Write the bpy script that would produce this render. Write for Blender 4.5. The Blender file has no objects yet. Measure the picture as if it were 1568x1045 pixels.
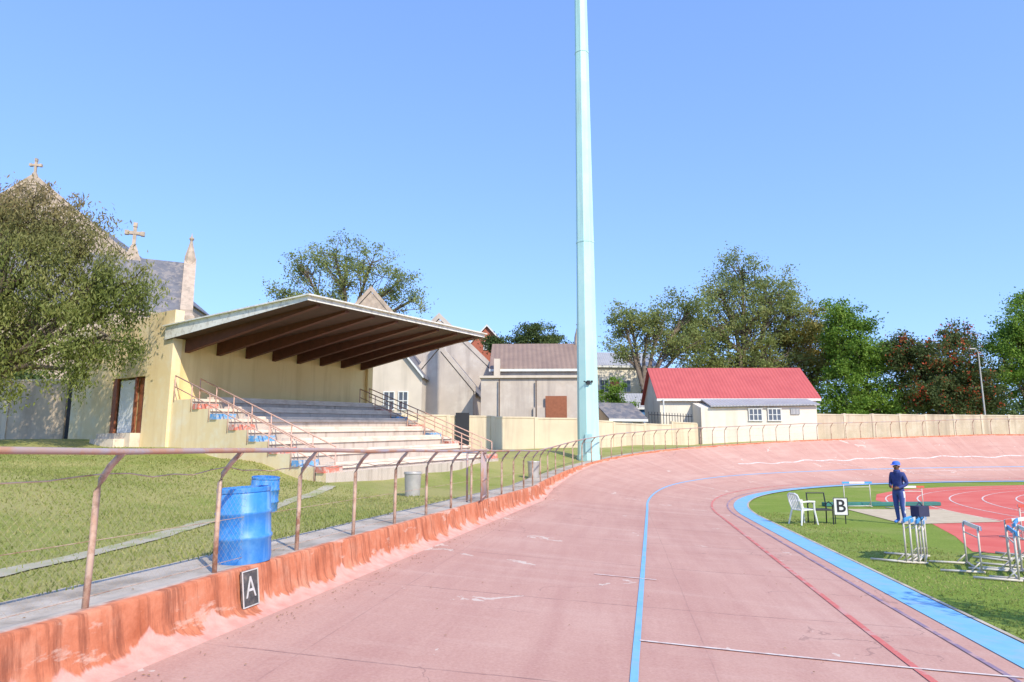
import bpy, bmesh, math, random
import numpy as np
from mathutils import Vector, Matrix
random.seed(4); R=random.random
sc=bpy.context.scene
rad=math.radians
# ---------------------------------------------------------------- materials
def nn(nt,t,**k):
    n=nt.nodes.new(t)
    for a,b in k.items(): setattr(n,a,b)
    return n
def base(name,rough=.8,spec=.3,metal=0):
    m=bpy.data.materials.new(name); m.use_nodes=True; nt=m.node_tree
    b=nt.nodes['Principled BSDF']; b.inputs['Roughness'].default_value=rough
    b.inputs['Specular IOR Level'].default_value=spec; b.inputs['Metallic'].default_value=metal
    return m,nt,b
def c4(c): return (c[0],c[1],c[2],1)
def ramp(nt,fac,stops):
    r=nn(nt,'ShaderNodeValToRGB'); e=r.color_ramp.elements
    e[0].position=stops[0][0]; e[0].color=c4(stops[0][1]); e[1].position=stops[-1][0]; e[1].color=c4(stops[-1][1])
    for p,c in stops[1:-1]:
        x=e.new(p); x.color=c4(c)
    nt.links.new(fac,r.inputs[0]); return r.outputs[0]
def mix(nt,f,a,b,mode='MIX'):
    m=nn(nt,'ShaderNodeMix',data_type='RGBA',blend_type=mode)
    for s,v in ((m.inputs[0],f),(m.inputs[6],a),(m.inputs[7],b)):
        if hasattr(v,'links') or hasattr(v,'is_linked'): nt.links.new(v,s)
        elif isinstance(v,(int,float)): s.default_value=v
        else: s.default_value=c4(v)
    return m.outputs[2]
def noise(nt,vec,scale,detail=5,rough=.55,dist=0):
    n=nn(nt,'ShaderNodeTexNoise'); n.inputs['Scale'].default_value=scale; n.inputs['Detail'].default_value=detail
    n.inputs['Roughness'].default_value=rough; n.inputs['Distortion'].default_value=dist
    nt.links.new(vec,n.inputs['Vector']); return n.outputs[0]
def mapping(nt,vec,scale):
    n=nn(nt,'ShaderNodeMapping'); n.inputs['Scale'].default_value=scale; nt.links.new(vec,n.inputs['Vector']); return n.outputs[0]
def math_(nt,op,a,b=0.0,c=None):
    n=nn(nt,'ShaderNodeMath',operation=op)
    for i,v in enumerate((a,b) if c is None else (a,b,c)):
        if hasattr(v,'is_linked'): nt.links.new(v,n.inputs[i])
        else: n.inputs[i].default_value=v
    return n.outputs[0]
def bump(nt,b,h,strength,dist=.02):
    n=nn(nt,'ShaderNodeBump'); n.inputs['Strength'].default_value=strength; n.inputs['Distance'].default_value=dist
    nt.links.new(h,n.inputs['Height']); nt.links.new(n.outputs[0],b.inputs['Normal'])
def M(name,c1,c2=None,scale=3,rough=.8,spec=.3,metal=0,bmp=.0,bscale=40,stain=None,streak=None):
    m,nt,b=base(name,rough,spec,metal)
    tc=nn(nt,'ShaderNodeTexCoord').outputs['Object']
    if c2 is None: c2=tuple(x*.85 for x in c1)
    col=ramp(nt,noise(nt,tc,scale),[(.3,c2),(.7,c1)])
    if stain:
        f=ramp(nt,noise(nt,tc,stain[1],8,.65),[(.48,(0,0,0)),(.48+stain[2],(1,1,1))])
        col=mix(nt,f,col,stain[0])
    if streak:
        f=ramp(nt,noise(nt,mapping(nt,tc,(streak[1],streak[1],streak[1]*.09)),1,6,.6),[(.5,(0,0,0)),(.5+streak[2],(1,1,1))])
        col=mix(nt,f,col,streak[0])
    nt.links.new(col,b.inputs['Base Color'])
    if bmp: bump(nt,b,noise(nt,tc,bscale,4),bmp)
    return m
def leafmat(name,dark,mid,light,nscale=.5,flower=None,trans=.4,high=None):
    m,nt,b=base(name,.6,.25)
    tc=nn(nt,'ShaderNodeTexCoord').outputs['Object']
    g=nn(nt,'ShaderNodeNewGeometry').outputs['Random Per Island']
    n=noise(nt,tc,nscale,3)
    f=math_(nt,'ADD',math_(nt,'MULTIPLY',g,.45),math_(nt,'MULTIPLY_ADD',n,1.3,-.42))
    col=ramp(nt,f,[(.05,dark),(.45,mid),(.9,light)])
    if high: # autumn tint in the upper crown
        sp=nn(nt,'ShaderNodeSeparateXYZ'); nt.links.new(tc,sp.inputs[0])
        hf=math_(nt,'DIVIDE',math_(nt,'SUBTRACT',math_(nt,'MULTIPLY_ADD',n,4.0,sp.outputs[2]),high[1]),high[2])
        col=mix(nt,ramp(nt,hf,[(0,(0,0,0)),(1,(.75,.75,.75))]),col,high[0])
    if flower:
        k=math_(nt,'MULTIPLY',math_(nt,'GREATER_THAN',noise(nt,tc,.9,2),.56),math_(nt,'GREATER_THAN',g,flower[1]))
        col=mix(nt,k,col,flower[0])
    nt.links.new(col,b.inputs['Base Color'])
    tr=nn(nt,'ShaderNodeBsdfTranslucent'); nt.links.new(col,tr.inputs[0])
    mx=nn(nt,'ShaderNodeMixShader'); mx.inputs[0].default_value=trans
    nt.links.new(b.outputs[0],mx.inputs[1]); nt.links.new(tr.outputs[0],mx.inputs[2])
    nt.links.new(mx.outputs[0],nt.nodes['Material Output'].inputs[0]); return m
# ---------------------------------------------------------------- mesh builder
class B:
    def __init__(s): s.v=[];s.f=[];s.m=[];s.uv=None
    def add(s,vs,fs,m=0):
        o=len(s.v); s.v+= [tuple(p) for p in vs]
        for f in fs: s.f.append(tuple(i+o for i in f)); s.m.append(m)
    def hexa(s,p,m=0,ms=None):
        fs=[(3,2,1,0),(4,5,6,7),(0,1,5,4),(1,2,6,5),(2,3,7,6),(3,0,4,7)]
        o=len(s.v); s.v+=[tuple(q) for q in p]
        for i,f in enumerate(fs): s.f.append(tuple(k+o for k in f)); s.m.append(ms[i] if ms else m)
    def box(s,c,sz,m=0,rz=0,rot=None):
        x,y,z=[a/2 for a in sz]
        Mx=rot if rot is not None else Matrix.Rotation(rz,3,'Z')
        ps=[Vector(c)+Mx@Vector(q) for q in [(-x,-y,-z),(x,-y,-z),(x,y,-z),(-x,y,-z),(-x,-y,z),(x,-y,z),(x,y,z),(-x,y,z)]]
        s.hexa(ps,m)
    def tube(s,pts,r,m=0,n=8):
        pts=[Vector(p) for p in pts]
        if not hasattr(r,'__len__'): r=[r]*len(pts)
        o=len(s.v)
        for i,p in enumerate(pts):
            d=(pts[min(i+1,len(pts)-1)]-pts[max(i-1,0)]).normalized()
            a=Vector((0,0,1)) if abs(d.z)<.9 else Vector((1,0,0))
            u=d.cross(a).normalized(); w=d.cross(u)
            for k in range(n):
                t=2*math.pi*k/n; s.v.append(tuple(p+(u*math.cos(t)+w*math.sin(t))*r[i]))
        for i in range(len(pts)-1):
            for k in range(n):
                s.f.append((o+i*n+k,o+i*n+(k+1)%n,o+(i+1)*n+(k+1)%n,o+(i+1)*n+k)); s.m.append(m)
        s.f.append(tuple(o+k for k in range(n))); s.m.append(m)
        e=o+(len(pts)-1)*n; s.f.append(tuple(e+k for k in range(n-1,-1,-1))); s.m.append(m)
    def lathe(s,c,prof,n=24,m=0,tilt=None):
        o=len(s.v); c=Vector(c)
        for r,z in prof:
            for k in range(n):
                t=2*math.pi*k/n; p=Vector((r*math.cos(t),r*math.sin(t),z))
                if tilt is not None: p=tilt@p
                s.v.append(tuple(c+p))
        for i in range(len(prof)-1):
            for k in range(n):
                s.f.append((o+i*n+k,o+i*n+(k+1)%n,o+(i+1)*n+(k+1)%n,o+(i+1)*n+k)); s.m.append(m)
    def obj(s,name,mats,parent=None,smooth=False,fixn=True,bevel=0):
        me=bpy.data.meshes.new(name); me.from_pydata(s.v,[],s.f)
        for q in (mats if isinstance(mats,(list,tuple)) else [mats]): me.materials.append(q)
        me.polygons.foreach_set('material_index',s.m)
        if smooth: me.polygons.foreach_set('use_smooth',[True]*len(me.polygons))
        if fixn:
            bm=bmesh.new(); bm.from_mesh(me); bmesh.ops.recalc_face_normals(bm,faces=bm.faces[:]); bm.to_mesh(me); bm.free()
        me.update()
        o=bpy.data.objects.new(name,me); sc.collection.objects.link(o)
        if parent: o.parent=parent
        if bevel:
            bv=o.modifiers.new('bevel','BEVEL'); bv.width=bevel; bv.segments=2; bv.limit_method='ANGLE'
        return o
def group(name):
    e=bpy.data.objects.new(name,None); e.empty_display_size=.3; sc.collection.objects.link(e); return e
def grid(name,rows,mat,uvs=None,smooth=True):
    nr=len(rows); nc=len(rows[0]); v=[tuple(p) for r in rows for p in r]
    f=[(i*nc+j,i*nc+j+1,(i+1)*nc+j+1,(i+1)*nc+j) for i in range(nr-1) for j in range(nc-1)]
    me=bpy.data.meshes.new(name); me.from_pydata(v,[],f); me.materials.append(mat)
    if smooth: me.polygons.foreach_set('use_smooth',[True]*len(f))
    if uvs:
        L=me.uv_layers.new(name='UVMap'); fl=[q for r in uvs for q in r]
        for l in me.loops: L.data[l.index].uv=fl[l.vertex_index]
    me.update()
    bm=bmesh.new(); bm.from_mesh(me); bm.normal_update()
    if sum(q.normal.z for q in bm.faces)<0: bmesh.ops.reverse_faces(bm,faces=bm.faces[:])
    bm.to_mesh(me); bm.free()
    o=bpy.data.objects.new(name,me); sc.collection.objects.link(o); return o
# ---------------------------------------------------------------- track layout (metres)
C=(37.7,17.3); RI=30.2; RO=37.6
P0=(.92,25.1); DR=(.2111,.9775); NR=(-.9775,.2111)
TZ=[(0,.9),(12,.95),(17,1.12),(23,1.43),(30,1.75),(40,2.15),(50,2.45),(65,2.9),(90,3.4),(120,3.4),(200,3.0)]
def itp(t,T):
    if t<=T[0][0]: return T[0][1]
    for (a,x),(b,y) in zip(T,T[1:]):
        if t<=b: return x+(y-x)*(t-a)/(b-a)
    return T[-1][1]
ST=[]
for y in list(range(-90,-10,8))+[i*.8-10 for i in range(42)]:
    ST.append(dict(i=(4.35+.16*y,y),o=(-4.5+.216*(y+1.5),y+1.5),ze=.9,t=0))
t=12.0
while t<=170:
    c,s_=math.cos(rad(t)),math.sin(rad(t))
    ST.append(dict(i=(C[0]-RI*c,C[1]+RI*s_),o=(C[0]-RO*c,C[1]+RO*s_),ze=itp(t,TZ),t=t)); t+=1.5
L=0
for k,s in enumerate(ST):
    if k: L+=math.dist(s['o'],ST[k-1]['o'])
    s['L']=L
    d=(s['o'][0]-s['i'][0],s['o'][1]-s['i'][1]); l=math.hypot(*d); s['n']=(d[0]/l,d[1]/l)
    s['drop']=itp(s['t'],[(0,.46),(12,.4),(18,.25),(26,.12),(200,.12)])
    s['fo']=itp(s['t'],[(0,.42),(12,.38),(26,.16),(200,.16)])
    s['pw']=itp(s['t'],[(0,.83),(12,.8),(25,.45),(200,.45)])
def foot(s): return (s['o'][0]-s['n'][0]*s['fo'],s['o'][1]-s['n'][1]*s['fo'],s['ze']-s['drop'])
def TP(s,u,dz=0):
    f=foot(s); p=1.35+.5*min(1,s['t']/60)
    return (s['i'][0]+(f[0]-s['i'][0])*u, s['i'][1]+(f[1]-s['i'][1])*u, .02+(f[2]-.02)*(max(u,0)**p)+dz)
def SA(Lq):
    for a,b in zip(ST,ST[1:]):
        if Lq<=b['L']:
            k=(Lq-a['L'])/(b['L']-a['L']); q={}
            for key in a:
                q[key]=tuple(x+(y-x)*k for x,y in zip(a[key],b[key])) if isinstance(a[key],tuple) else a[key]+(b[key]-a[key])*k
            return q
    return ST[-1]
CT=[(-5,9,.85),(-5.3,15,.78),(-4,19,.8),(-2,23,.9),(-10,8,1.25),(-12,14,1.7),(-12.95,25,2.25),(-9.8,23,1.8),(-6.2,20.5,1.15),(-3,27,1.3),(-1,30.5,1.8),(0,33,1.95),
(-19,30,2.6),(-25,25,2.6),(-30,34,2.8),(-5,45,2.2),(3,38,2.1),(5,45,2.3),(10,50,2.5),(20,60,3.0),(40,66,3.4),(60,50,3.4),(0,60,2.4),(-40,60,3),(-8,32,2.2),(-20,8,2),(-20,0,1.8),(-10,-5,1.2)]
def H(x,y):
    a=(x-P0[0])*DR[0]+(y-P0[1])*DR[1]
    if a<=0: d=(x-P0[0])*NR[0]+(y-P0[1])*NR[1]; ze=.9; pw=.83
    else:
        vx,vy=x-C[0],y-C[1]; d=math.hypot(vx,vy)-RO; tt=math.degrees(math.atan2(vy,-vx)); ze=itp(tt,TZ); pw=itp(tt,[(0,.83),(12,.8),(25,.45),(200,.45)])
    w=0;z=0
    for cx,cy,cz in CT:
        q=1/((cx-x)**2+(cy-y)**2+1.5)**1.6; w+=q; z+=q*cz
    k=(d-pw)/3.5; k=max(0,min(1,k)); k=k*k*(3-2*k)
    return (ze-.03)*(1-k)+(z/w)*k - (.03 if d<pw else 0)
# ---------------------------------------------------------------- surface materials
def trackmat():
    m,nt,b=base('track_pink_concrete',.85,.2)
    uv=nn(nt,'ShaderNodeTexCoord').outputs['UV']; tc=nn(nt,'ShaderNodeTexCoord').outputs['Object']
    col=ramp(nt,noise(nt,tc,.35,6,.6),[(.3,(.49,.245,.19)),(.55,(.55,.30,.235)),(.75,(.61,.37,.295))])
    st=noise(nt,mapping(nt,uv,(3.0,.25,1)),1,6,.65)
    col=mix(nt,ramp(nt,st,[(.42,(0,0,0)),(.75,(.8,.8,.8))]),col,(.44,.205,.165))
    st2=noise(nt,mapping(nt,uv,(.25,1.6,1)),1,6,.65)
    col=mix(nt,ramp(nt,st2,[(.5,(0,0,0)),(.8,(.6,.6,.6))]),col,(.64,.42,.34))
    fine=noise(nt,tc,35,4,.7)
    col=mix(nt,.22,col,ramp(nt,fine,[(.3,(.34,.19,.15)),(.7,(.76,.54,.44))]))
    sp=nn(nt,'ShaderNodeSeparateXYZ'); nt.links.new(uv,sp.inputs[0])
    # dusty pale margin near the outer wall foot, damp darker streaks running down the banking
    wob=math_(nt,'MULTIPLY',noise(nt,uv,1.2,4),.12)
    v=math_(nt,'ADD',sp.outputs[1],wob)
    sl=math_(nt,'MULTIPLY_ADD',sp.outputs[0],.06,v)
    fr=math_(nt,'FRACT',math_(nt,'DIVIDE',sl,3.05))
    j=math_(nt,'LESS_THAN',fr,.007)
    fu=math_(nt,'FRACT',math_(nt,'DIVIDE',math_(nt,'ADD',sp.outputs[0],math_(nt,'MULTIPLY',wob,.4)),3.55))
    j2=math_(nt,'MULTIPLY',math_(nt,'LESS_THAN',fu,.004),.4)
    brk=ramp(nt,noise(nt,uv,2.5,5,.7),[(.38,(.1,.1,.1)),(.58,(.75,.75,.75))])
    col=mix(nt,math_(nt,'MULTIPLY',math_(nt,'MAXIMUM',j,j2),brk),col,(.20,.11,.10))
    vo=nn(nt,'ShaderNodeTexVoronoi',feature='DISTANCE_TO_EDGE'); vo.inputs['Scale'].default_value=.33
    ds=nn(nt,'ShaderNodeVectorMath',operation='MULTIPLY_ADD'); ns=nn(nt,'ShaderNodeTexNoise'); ns.inputs['Scale'].default_value=1.6; ns.inputs['Detail'].default_value=6
    nt.links.new(tc,ns.inputs['Vector']); nt.links.new(ns.outputs['Color'],ds.inputs[0]); ds.inputs[1].default_value=(1.3,1.3,0); nt.links.new(tc,ds.inputs[2]); nt.links.new(ds.outputs[0],vo.inputs['Vector'])
    ck=math_(nt,'MULTIPLY',math_(nt,'LESS_THAN',vo.outputs['Distance'],.003),math_(nt,'GREATER_THAN',noise(nt,tc,.3,2),.54))
    col=mix(nt,math_(nt,'MULTIPLY',ck,.45),col,(.25,.14,.12))
    pt=math_(nt,'MULTIPLY',math_(nt,'LESS_THAN',vo.outputs['Distance'],.012),math_(nt,'GREATER_THAN',noise(nt,tc,.55,6,.7),.59))
    col=mix(nt,math_(nt,'MULTIPLY',pt,.6),col,(.70,.62,.52))
    nt.links.new(col,b.inputs['Base Color']); bump(nt,b,noise(nt,tc,60,5),.25,.01); return m
def wallmat():
    m,nt,b=base('kerb_rusty_paint',.8,.2)
    uv=nn(nt,'ShaderNodeTexCoord').outputs['UV']; tc=nn(nt,'ShaderNodeTexCoord').outputs['Object']
    sp=nn(nt,'ShaderNodeSeparateXYZ'); nt.links.new(uv,sp.inputs[0])
    s=noise(nt,mapping(nt,uv,(2.2,1.3,1)),1,8,.7)
    col=ramp(nt,s,[(.3,(.46,.13,.06)),(.5,(.62,.21,.11)),(.7,(.68,.32,.20))])
    dk=noise(nt,mapping(nt,uv,(11,.7,1)),1,5,.7)
    col=mix(nt,ramp(nt,dk,[(.48,(0,0,0)),(.64,(.8,.8,.8))]),col,(.26,.08,.045))
    pl=ramp(nt,noise(nt,mapping(nt,uv,(.9,1.6,1)),1,7,.65),[(.575,(0,0,0)),(.61,(1,1,1))])
    col=mix(nt,math_(nt,'MULTIPLY',pl,.65),col,ramp(nt,noise(nt,tc,9,5),[(.3,(.60,.33,.24)),(.7,(.72,.52,.42))]))
    k=math_(nt,'ADD',sp.outputs[1],math_(nt,'MULTIPLY',noise(nt,mapping(nt,uv,(1.7,.3,1)),1,5,.6),1.5))
    f=ramp(nt,math_(nt,'MULTIPLY',k,.5),[(.50,(1,1,1)),(.525,(0,0,0))])
    col=mix(nt,f,col,ramp(nt,noise(nt,tc,6,5),[(.3,(.66,.29,.23)),(.7,(.74,.42,.34))]))
    top=ramp(nt,sp.outputs[1],[(.93,(0,0,0)),(.97,(1,1,1))])
    col=mix(nt,top,col,ramp(nt,noise(nt,tc,5,6,.7),[(.35,(.36,.14,.09)),(.6,(.58,.44,.36))]))
    nt.links.new(col,b.inputs['Base Color']); bump(nt,b,noise(nt,tc,14,6,.7),.5,.02); return m
def grassmat(name,g1,g2,dry,dryamt):
    m,nt,b=base(name,.9,.1)
    tc=nn(nt,'ShaderNodeTexCoord').outputs['Object']
    col=ramp(nt,noise(nt,tc,1.1,7,.7),[(.3,g1),(.7,g2)])
    col=mix(nt,ramp(nt,noise(nt,tc,.33,6,.65),[(dryamt,(0,0,0)),(dryamt+.2,(1,1,1))]),col,dry)
    col=mix(nt,.5,col,ramp(nt,noise(nt,tc,18,5,.75),[(.3,tuple(q*.5 for q in g1)),(.75,tuple(min(1,q*1.5) for q in g2))]))
    nt.links.new(col,b.inputs['Base Color']); bump(nt,b,noise(nt,tc,25,5,.7),.8,.05); return m
G_OUT=grassmat('grass_bank',(.20,.25,.045),(.31,.34,.085),(.52,.42,.19),.38)
G_IN=grassmat('grass_infield',(.18,.26,.035),(.27,.34,.065),(.40,.37,.14),.49)
CONC=M('path_concrete',(.60,.50,.40),(.46,.39,.32),2.2,.9,bmp=.4,stain=((.33,.27,.21),1.2,.15))
TRK=trackmat(); KW=wallmat()
BLUE=M('line_blue',(.17,.42,.68),(.22,.46,.66),4,.7,stain=((.36,.40,.52),2.2,.4))
REDL=M('line_red',(.62,.10,.08),(.60,.18,.15),4,.7,stain=((.58,.3,.26),4,.1))
WHL=M('line_white',(.80,.76,.70),(.70,.55,.48),5,.7,stain=((.6,.4,.34),5,.12))
DKL=M('line_dark',(.22,.17,.26),(.30,.2,.26),4,.7,stain=((.5,.3,.28),4,.1))
bb=B(); n=64
bb.add([(0,0,-.6)]+[(2500*math.cos(2*math.pi*k/n),2500*math.sin(2*math.pi*k/n),-.6) for k in range(n)],[(0,k+1,(k+1)%n+1) for k in range(n)]); bb.obj('ground',G_OUT)
NU=26
rows=[];uvs=[]
for s in ST:
    w=math.dist(s['i'],foot(s)[:2]); rows.append([TP(s,j/NU) for j in range(NU+1)]); uvs.append([(j/NU*w,s['L']) for j in range(NU+1)])
grid('cycle_track',rows,TRK,uvs)
prof=[(0,0),(.18,.03),(.38,.10),(.52,.22),(.58,.40),(.62,.7),(.66,.95),(.69,1.0),(1.0,1.0)]
rows=[];uvs=[]
Lw=ST[8]['L']; FW=[]
while Lw<ST[-1]['L']-.3: FW.append(SA(Lw)); Lw+=.3
rg=np.random.default_rng(5); pj=np.convolve(rg.normal(0,1,len(FW)+4),[.3,.4,.3],'same'); pk=rg.normal(0,1,len(FW)+4)
for i,s in enumerate(FW):
    f=foot(s); rr=[];uu=[]
    for a,h in prof:
        nr=s['t']<20
        jit=(.035*pj[i]*(1-min(1,h*3.5)) + .004*pk[i]) if nr else 0
        q=s['fo']*(1-a)+jit*(0 if a==1.0 else 1)
        rr.append((s['o'][0]-s['n'][0]*q,s['o'][1]-s['n'][1]*q,f[2]+s['drop']*h-(.014 if h==0 else 0)+(.008*pj[i] if 0<h<.3 else 0)+(.004*pk[i] if h>.9 and nr and a<1 else 0))); uu.append((s['L'],(a*.4+h*.6)))
    rows.append(rr);uvs.append(uu)
grid('kerb_wall',rows,KW,uvs)
rows=[[(s['o'][0]+s['n'][0]*a,s['o'][1]+s['n'][1]*a,s['ze']-.002-(.05 if a>s['pw'] else 0)) for a in (0,.3,s['pw'],s['pw']+.03)] for s in ST]
grid('footpath',rows,CONC,smooth=False)
offs=[-.02+.0]+[i*.55 for i in range(1,60)]+[36,42,50,60,75,95,130,200,400,900]
rows=[[(s['o'][0]+s['n'][0]*(s['pw']+a),s['o'][1]+s['n'][1]*(s['pw']+a),H(s['o'][0]+s['n'][0]*(s['pw']+a),s['o'][1]+s['n'][1]*(s['pw']+a))) for a in offs] for s in ST]
grid('grass_terrain',rows,G_OUT)
bb=B(); pts=[(s['i'][0],s['i'][1],0) for s in ST]; bb.add(pts,[tuple(range(len(pts)))])
inf=bb.obj('infield_grass',G_IN,fixn=False)
bm=bmesh.new(); bm.from_mesh(inf.data); bmesh.ops.triangulate(bm,faces=bm.faces[:]); bm.normal_update()
for f in bm.faces:
    if f.normal.z<0: f.normal_flip()
bm.to_mesh(inf.data); bm.free()
lines=group('track_markings')
def strip(name,mat,uf,w,L0,L1,dz=.008,step=.5,parent=lines):
    rows=[]; q=L0
    while q<=L1+1e-6:
        s=SA(q); wd=math.dist(s['i'],foot(s)[:2]); u=uf(q) if callable(uf) else uf
        hw=w/2/wd; rows.append([TP(s,u-hw,dz),TP(s,u,dz),TP(s,u+hw,dz)]); q+=step
    o=grid(name,rows,mat); o.parent=parent
LJ=[s['L'] for s in ST if s['t']==12.0][0]; LE=ST[-1]['L']
Lcam=[s['L'] for s in ST if s['t']==0 and abs(s['i'][1]+.4)<.5][0]
strip('blue_band',BLUE,.038,.50,10,LE-1)
strip('dark_line',DKL,.105,.06,10,LE-1)
strip('red_line',REDL,lambda q:.205-.02*min(1,max(0,(q-Lcam-8)/15)),.075,10,LE-1)
strip('blue_line',BLUE,lambda q:.535-.03*min(1,max(0,(q-Lcam-6)/18)),.07,10,LE-1)
strip('white_line_upper',WHL,lambda q:.70+.012*math.sin(q*.9)+.01*math.sin(q*2.3),.10,LJ+24,LE-1,.01)
strip('white_line_mid',WHL,lambda q:.44+.006*math.sin(q*.9),.05,LJ+40,LE-1,.01)
def cross(name,mat,pa,pb,w):
    rows=[]
    for k in range(31):
        q=k/30; l=pa[0]+(pb[0]-pa[0])*q; u=pa[1]+(pb[1]-pa[1])*q
        rows.append([TP(SA(l-w/2),u,.012),TP(SA(l+w/2),u,.012)])
    o=grid(name,rows,mat); o.parent=lines
cross('start_line',WHL,(Lcam+7.1,.53),(Lcam+7.1,.09),.04)
cross('diag_line',WHL,(LJ+33,.70),(LJ+48,.08),.12)
cross('patch_line',WHL,(LJ-14.0,.62),(LJ-14.0,.5),.035)
strip('inner_kerb',CONC,.0,.06,10,LE-1,.014)
RT=M('running_track_red',(.62,.11,.08),(.69,.155,.115),.6,.85,stain=((.70,.21,.16),.5,.3))
def flat(name,pts,mat,z,parent=None):
    b=B(); b.add([(x,y,z) for x,y in pts],[tuple(range(len(pts)))]); o=b.obj(name,mat,parent,fixn=False)
    bm=bmesh.new(); bm.from_mesh(o.data); bmesh.ops.triangulate(bm,faces=bm.faces[:]); bm.normal_update()
    for f in bm.faces:
        if f.normal.z<0: f.normal_flip()
    bm.to_mesh(o.data); bm.free(); return o
flat('running_track',[(60,42),(45,44.2),(31.7,43.2),(25.5,40.9),(21.3,38.2),(17.8,34.1),(15.6,30),(14.9,27),(13.4,23),(12.4,20.9),(11.0,17.5),(9.7,14.9),(10.4,14.3),(30,13),(60,10)],RT,.005)
bb=B()
for k in range(6):
    rr=25-k*1.22; cx,cy=38.5,19
    pr=None
    for q in range(0,40):
        a=rad(5+q*3.2); p=[(cx-(rr+e)*math.cos(a),cy+(rr+e)*math.sin(a),.011) for e in (-.03,.03)]
        if pr: bb.add([pr[0],pr[1],p[1],p[0]],[(0,1,2,3)])
        pr=p
bb.obj('lane_lines',WHL,fixn=False)
SAND=M('sand',(.62,.50,.34),(.50,.39,.26),3,.95,bmp=.6,bscale=12)
flat('sand_pit',[(11.3,20.2),(14.6,20.9),(15.5,25.2),(12.1,25.4)],SAND,.016)
TEAL=M('teal_mat',(.05,.20,.17),(.04,.15,.13),4,.7)
bb=B(); bb.box((14.2,26.9,.08),(4.6,.35,.14),0,.08); bb.obj('foam_mat',TEAL,bevel=.02)
PATH2=M('path_worn',(.48,.42,.33),(.38,.35,.24),2.5,.95,bmp=.4,stain=((.30,.32,.13),2,.15))
rows=[]; rr=random.Random(7)
for k in range(70):
    y=5.2+k*.22; x=-5.15-.015*(y-6)-.12*math.sin(y*.5)
    rows.append([(x+a,y,H(x+a,y)+.015) for a in (-.14-rr.uniform(0,.06),0,.12+rr.uniform(0,.06))])
grid('worn_path',rows,PATH2)
# ---------------------------------------------------------------- fence
RUST=M('rusty_steel',(.54,.34,.24),(.60,.45,.35),9,.75,metal=.0,stain=((.32,.16,.10),6,.15))
GALV=M('weathered_galvanised',(.38,.34,.38),(.46,.30,.24),3,.6,metal=.1,stain=((.48,.26,.17),2,.1))
def meshmat():
    m,nt,b=base('chain_link',.6,.3,.2); b.inputs['Base Color'].default_value=(.50,.42,.28,1)
    uv=nn(nt,'ShaderNodeTexCoord').outputs['UV']; sp=nn(nt,'ShaderNodeSeparateXYZ'); nt.links.new(uv,sp.inputs[0])
    a=math_(nt,'FRACT',math_(nt,'DIVIDE',math_(nt,'ADD',sp.outputs[0],sp.outputs[1]),.075))
    c=math_(nt,'FRACT',math_(nt,'DIVIDE',math_(nt,'SUBTRACT',sp.outputs[0],sp.outputs[1]),.075))
    f=math_(nt,'MULTIPLY',math_(nt,'MAXIMUM',math_(nt,'LESS_THAN',a,.035),math_(nt,'LESS_THAN',c,.035)),.8)
    tr=nn(nt,'ShaderNodeBsdfTransparent'); mx=nn(nt,'ShaderNodeMixShader')
    nt.links.new(f,mx.inputs[0]); nt.links.new(tr.outputs[0],mx.inputs[1]); nt.links.new(b.outputs[0],mx.inputs[2])
    nt.links.new(mx.outputs[0],nt.nodes['Material Output'].inputs[0]); return m
CL=meshmat()
fence=group('chain_link_fence')
Lp0=None
for a,b_ in zip(ST,ST[1:]):
    if a['o'][1]<=5.54<=b_['o'][1]: Lp0=a['L']+(5.54-a['o'][1])/(b_['o'][1]-a['o'][1])*(b_['L']-a['L'])
posts=B(); rail=[]; Lq=Lp0-9*1.585; Ls=[]
while Lq<LE-1:
    s=SA(Lq); o=Vector((s['o'][0],s['o'][1],s['ze'])); n_=Vector((s['n'][0],s['n'][1],0))
    w=random.uniform(-.02,.02); tg=Vector((n_.y,-n_.x,0))
    pts=[o+Vector((0,0,-.05)),o+tg*w+Vector((0,0,.5)),o+tg*w+Vector((0,0,.88)),o+tg*w-n_*.03+Vector((0,0,.97)),o-n_*.11+Vector((0,0,1.08)),o-n_*.22+Vector((0,0,1.19))]
    posts.tube(pts,.026,0,8)
    rail.append((o-n_*.22+Vector((0,0,1.2+random.uniform(-.012,.012))),o,n_)); Ls.append(Lq)
    Lq+=1.585 if Lq<LJ else 1.42
posts.obj('posts',RUST,fence,smooth=True)
rb=B(); rb.tube([r[0] for r in rail],.025,0,8); rb.obj('top_rail',GALV,fence,smooth=True)
wb=B()
for hh,rr in ((1.03,.005),(.5,.003),(.08,.003)):
    pts=[]
    for a,c in zip(rail,rail[1:]):
        for j in range(6):
            q=j/6; o=a[1].lerp(c[1],q); n_=a[2]; off=.07 if hh>1 else 0
            sag=(.05*4*q*(1-q) + .012*math.sin(q*19+a[1].y*7)) if hh>1 else 0
            pts.append(o-n_*off+Vector((0,0,hh-sag)))
    wb.tube(pts,rr,0,4)
wb.obj('wires',RUST,fence)
rows=[];uvs=[]
for i,(r,o,n_) in enumerate(rail):
    rows.append([o+Vector((0,0,.05))-n_*.005,o+Vector((0,0,.5))-n_*.005,o+Vector((0,0,.9))-n_*.03,o+Vector((0,0,1.0))-n_*.07]); uvs.append([(Ls[i],.05),(Ls[i],.5),(Ls[i],.9),(Ls[i],1.02)])
cl=grid('mesh',rows,CL,uvs,smooth=False); cl.parent=fence
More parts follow.
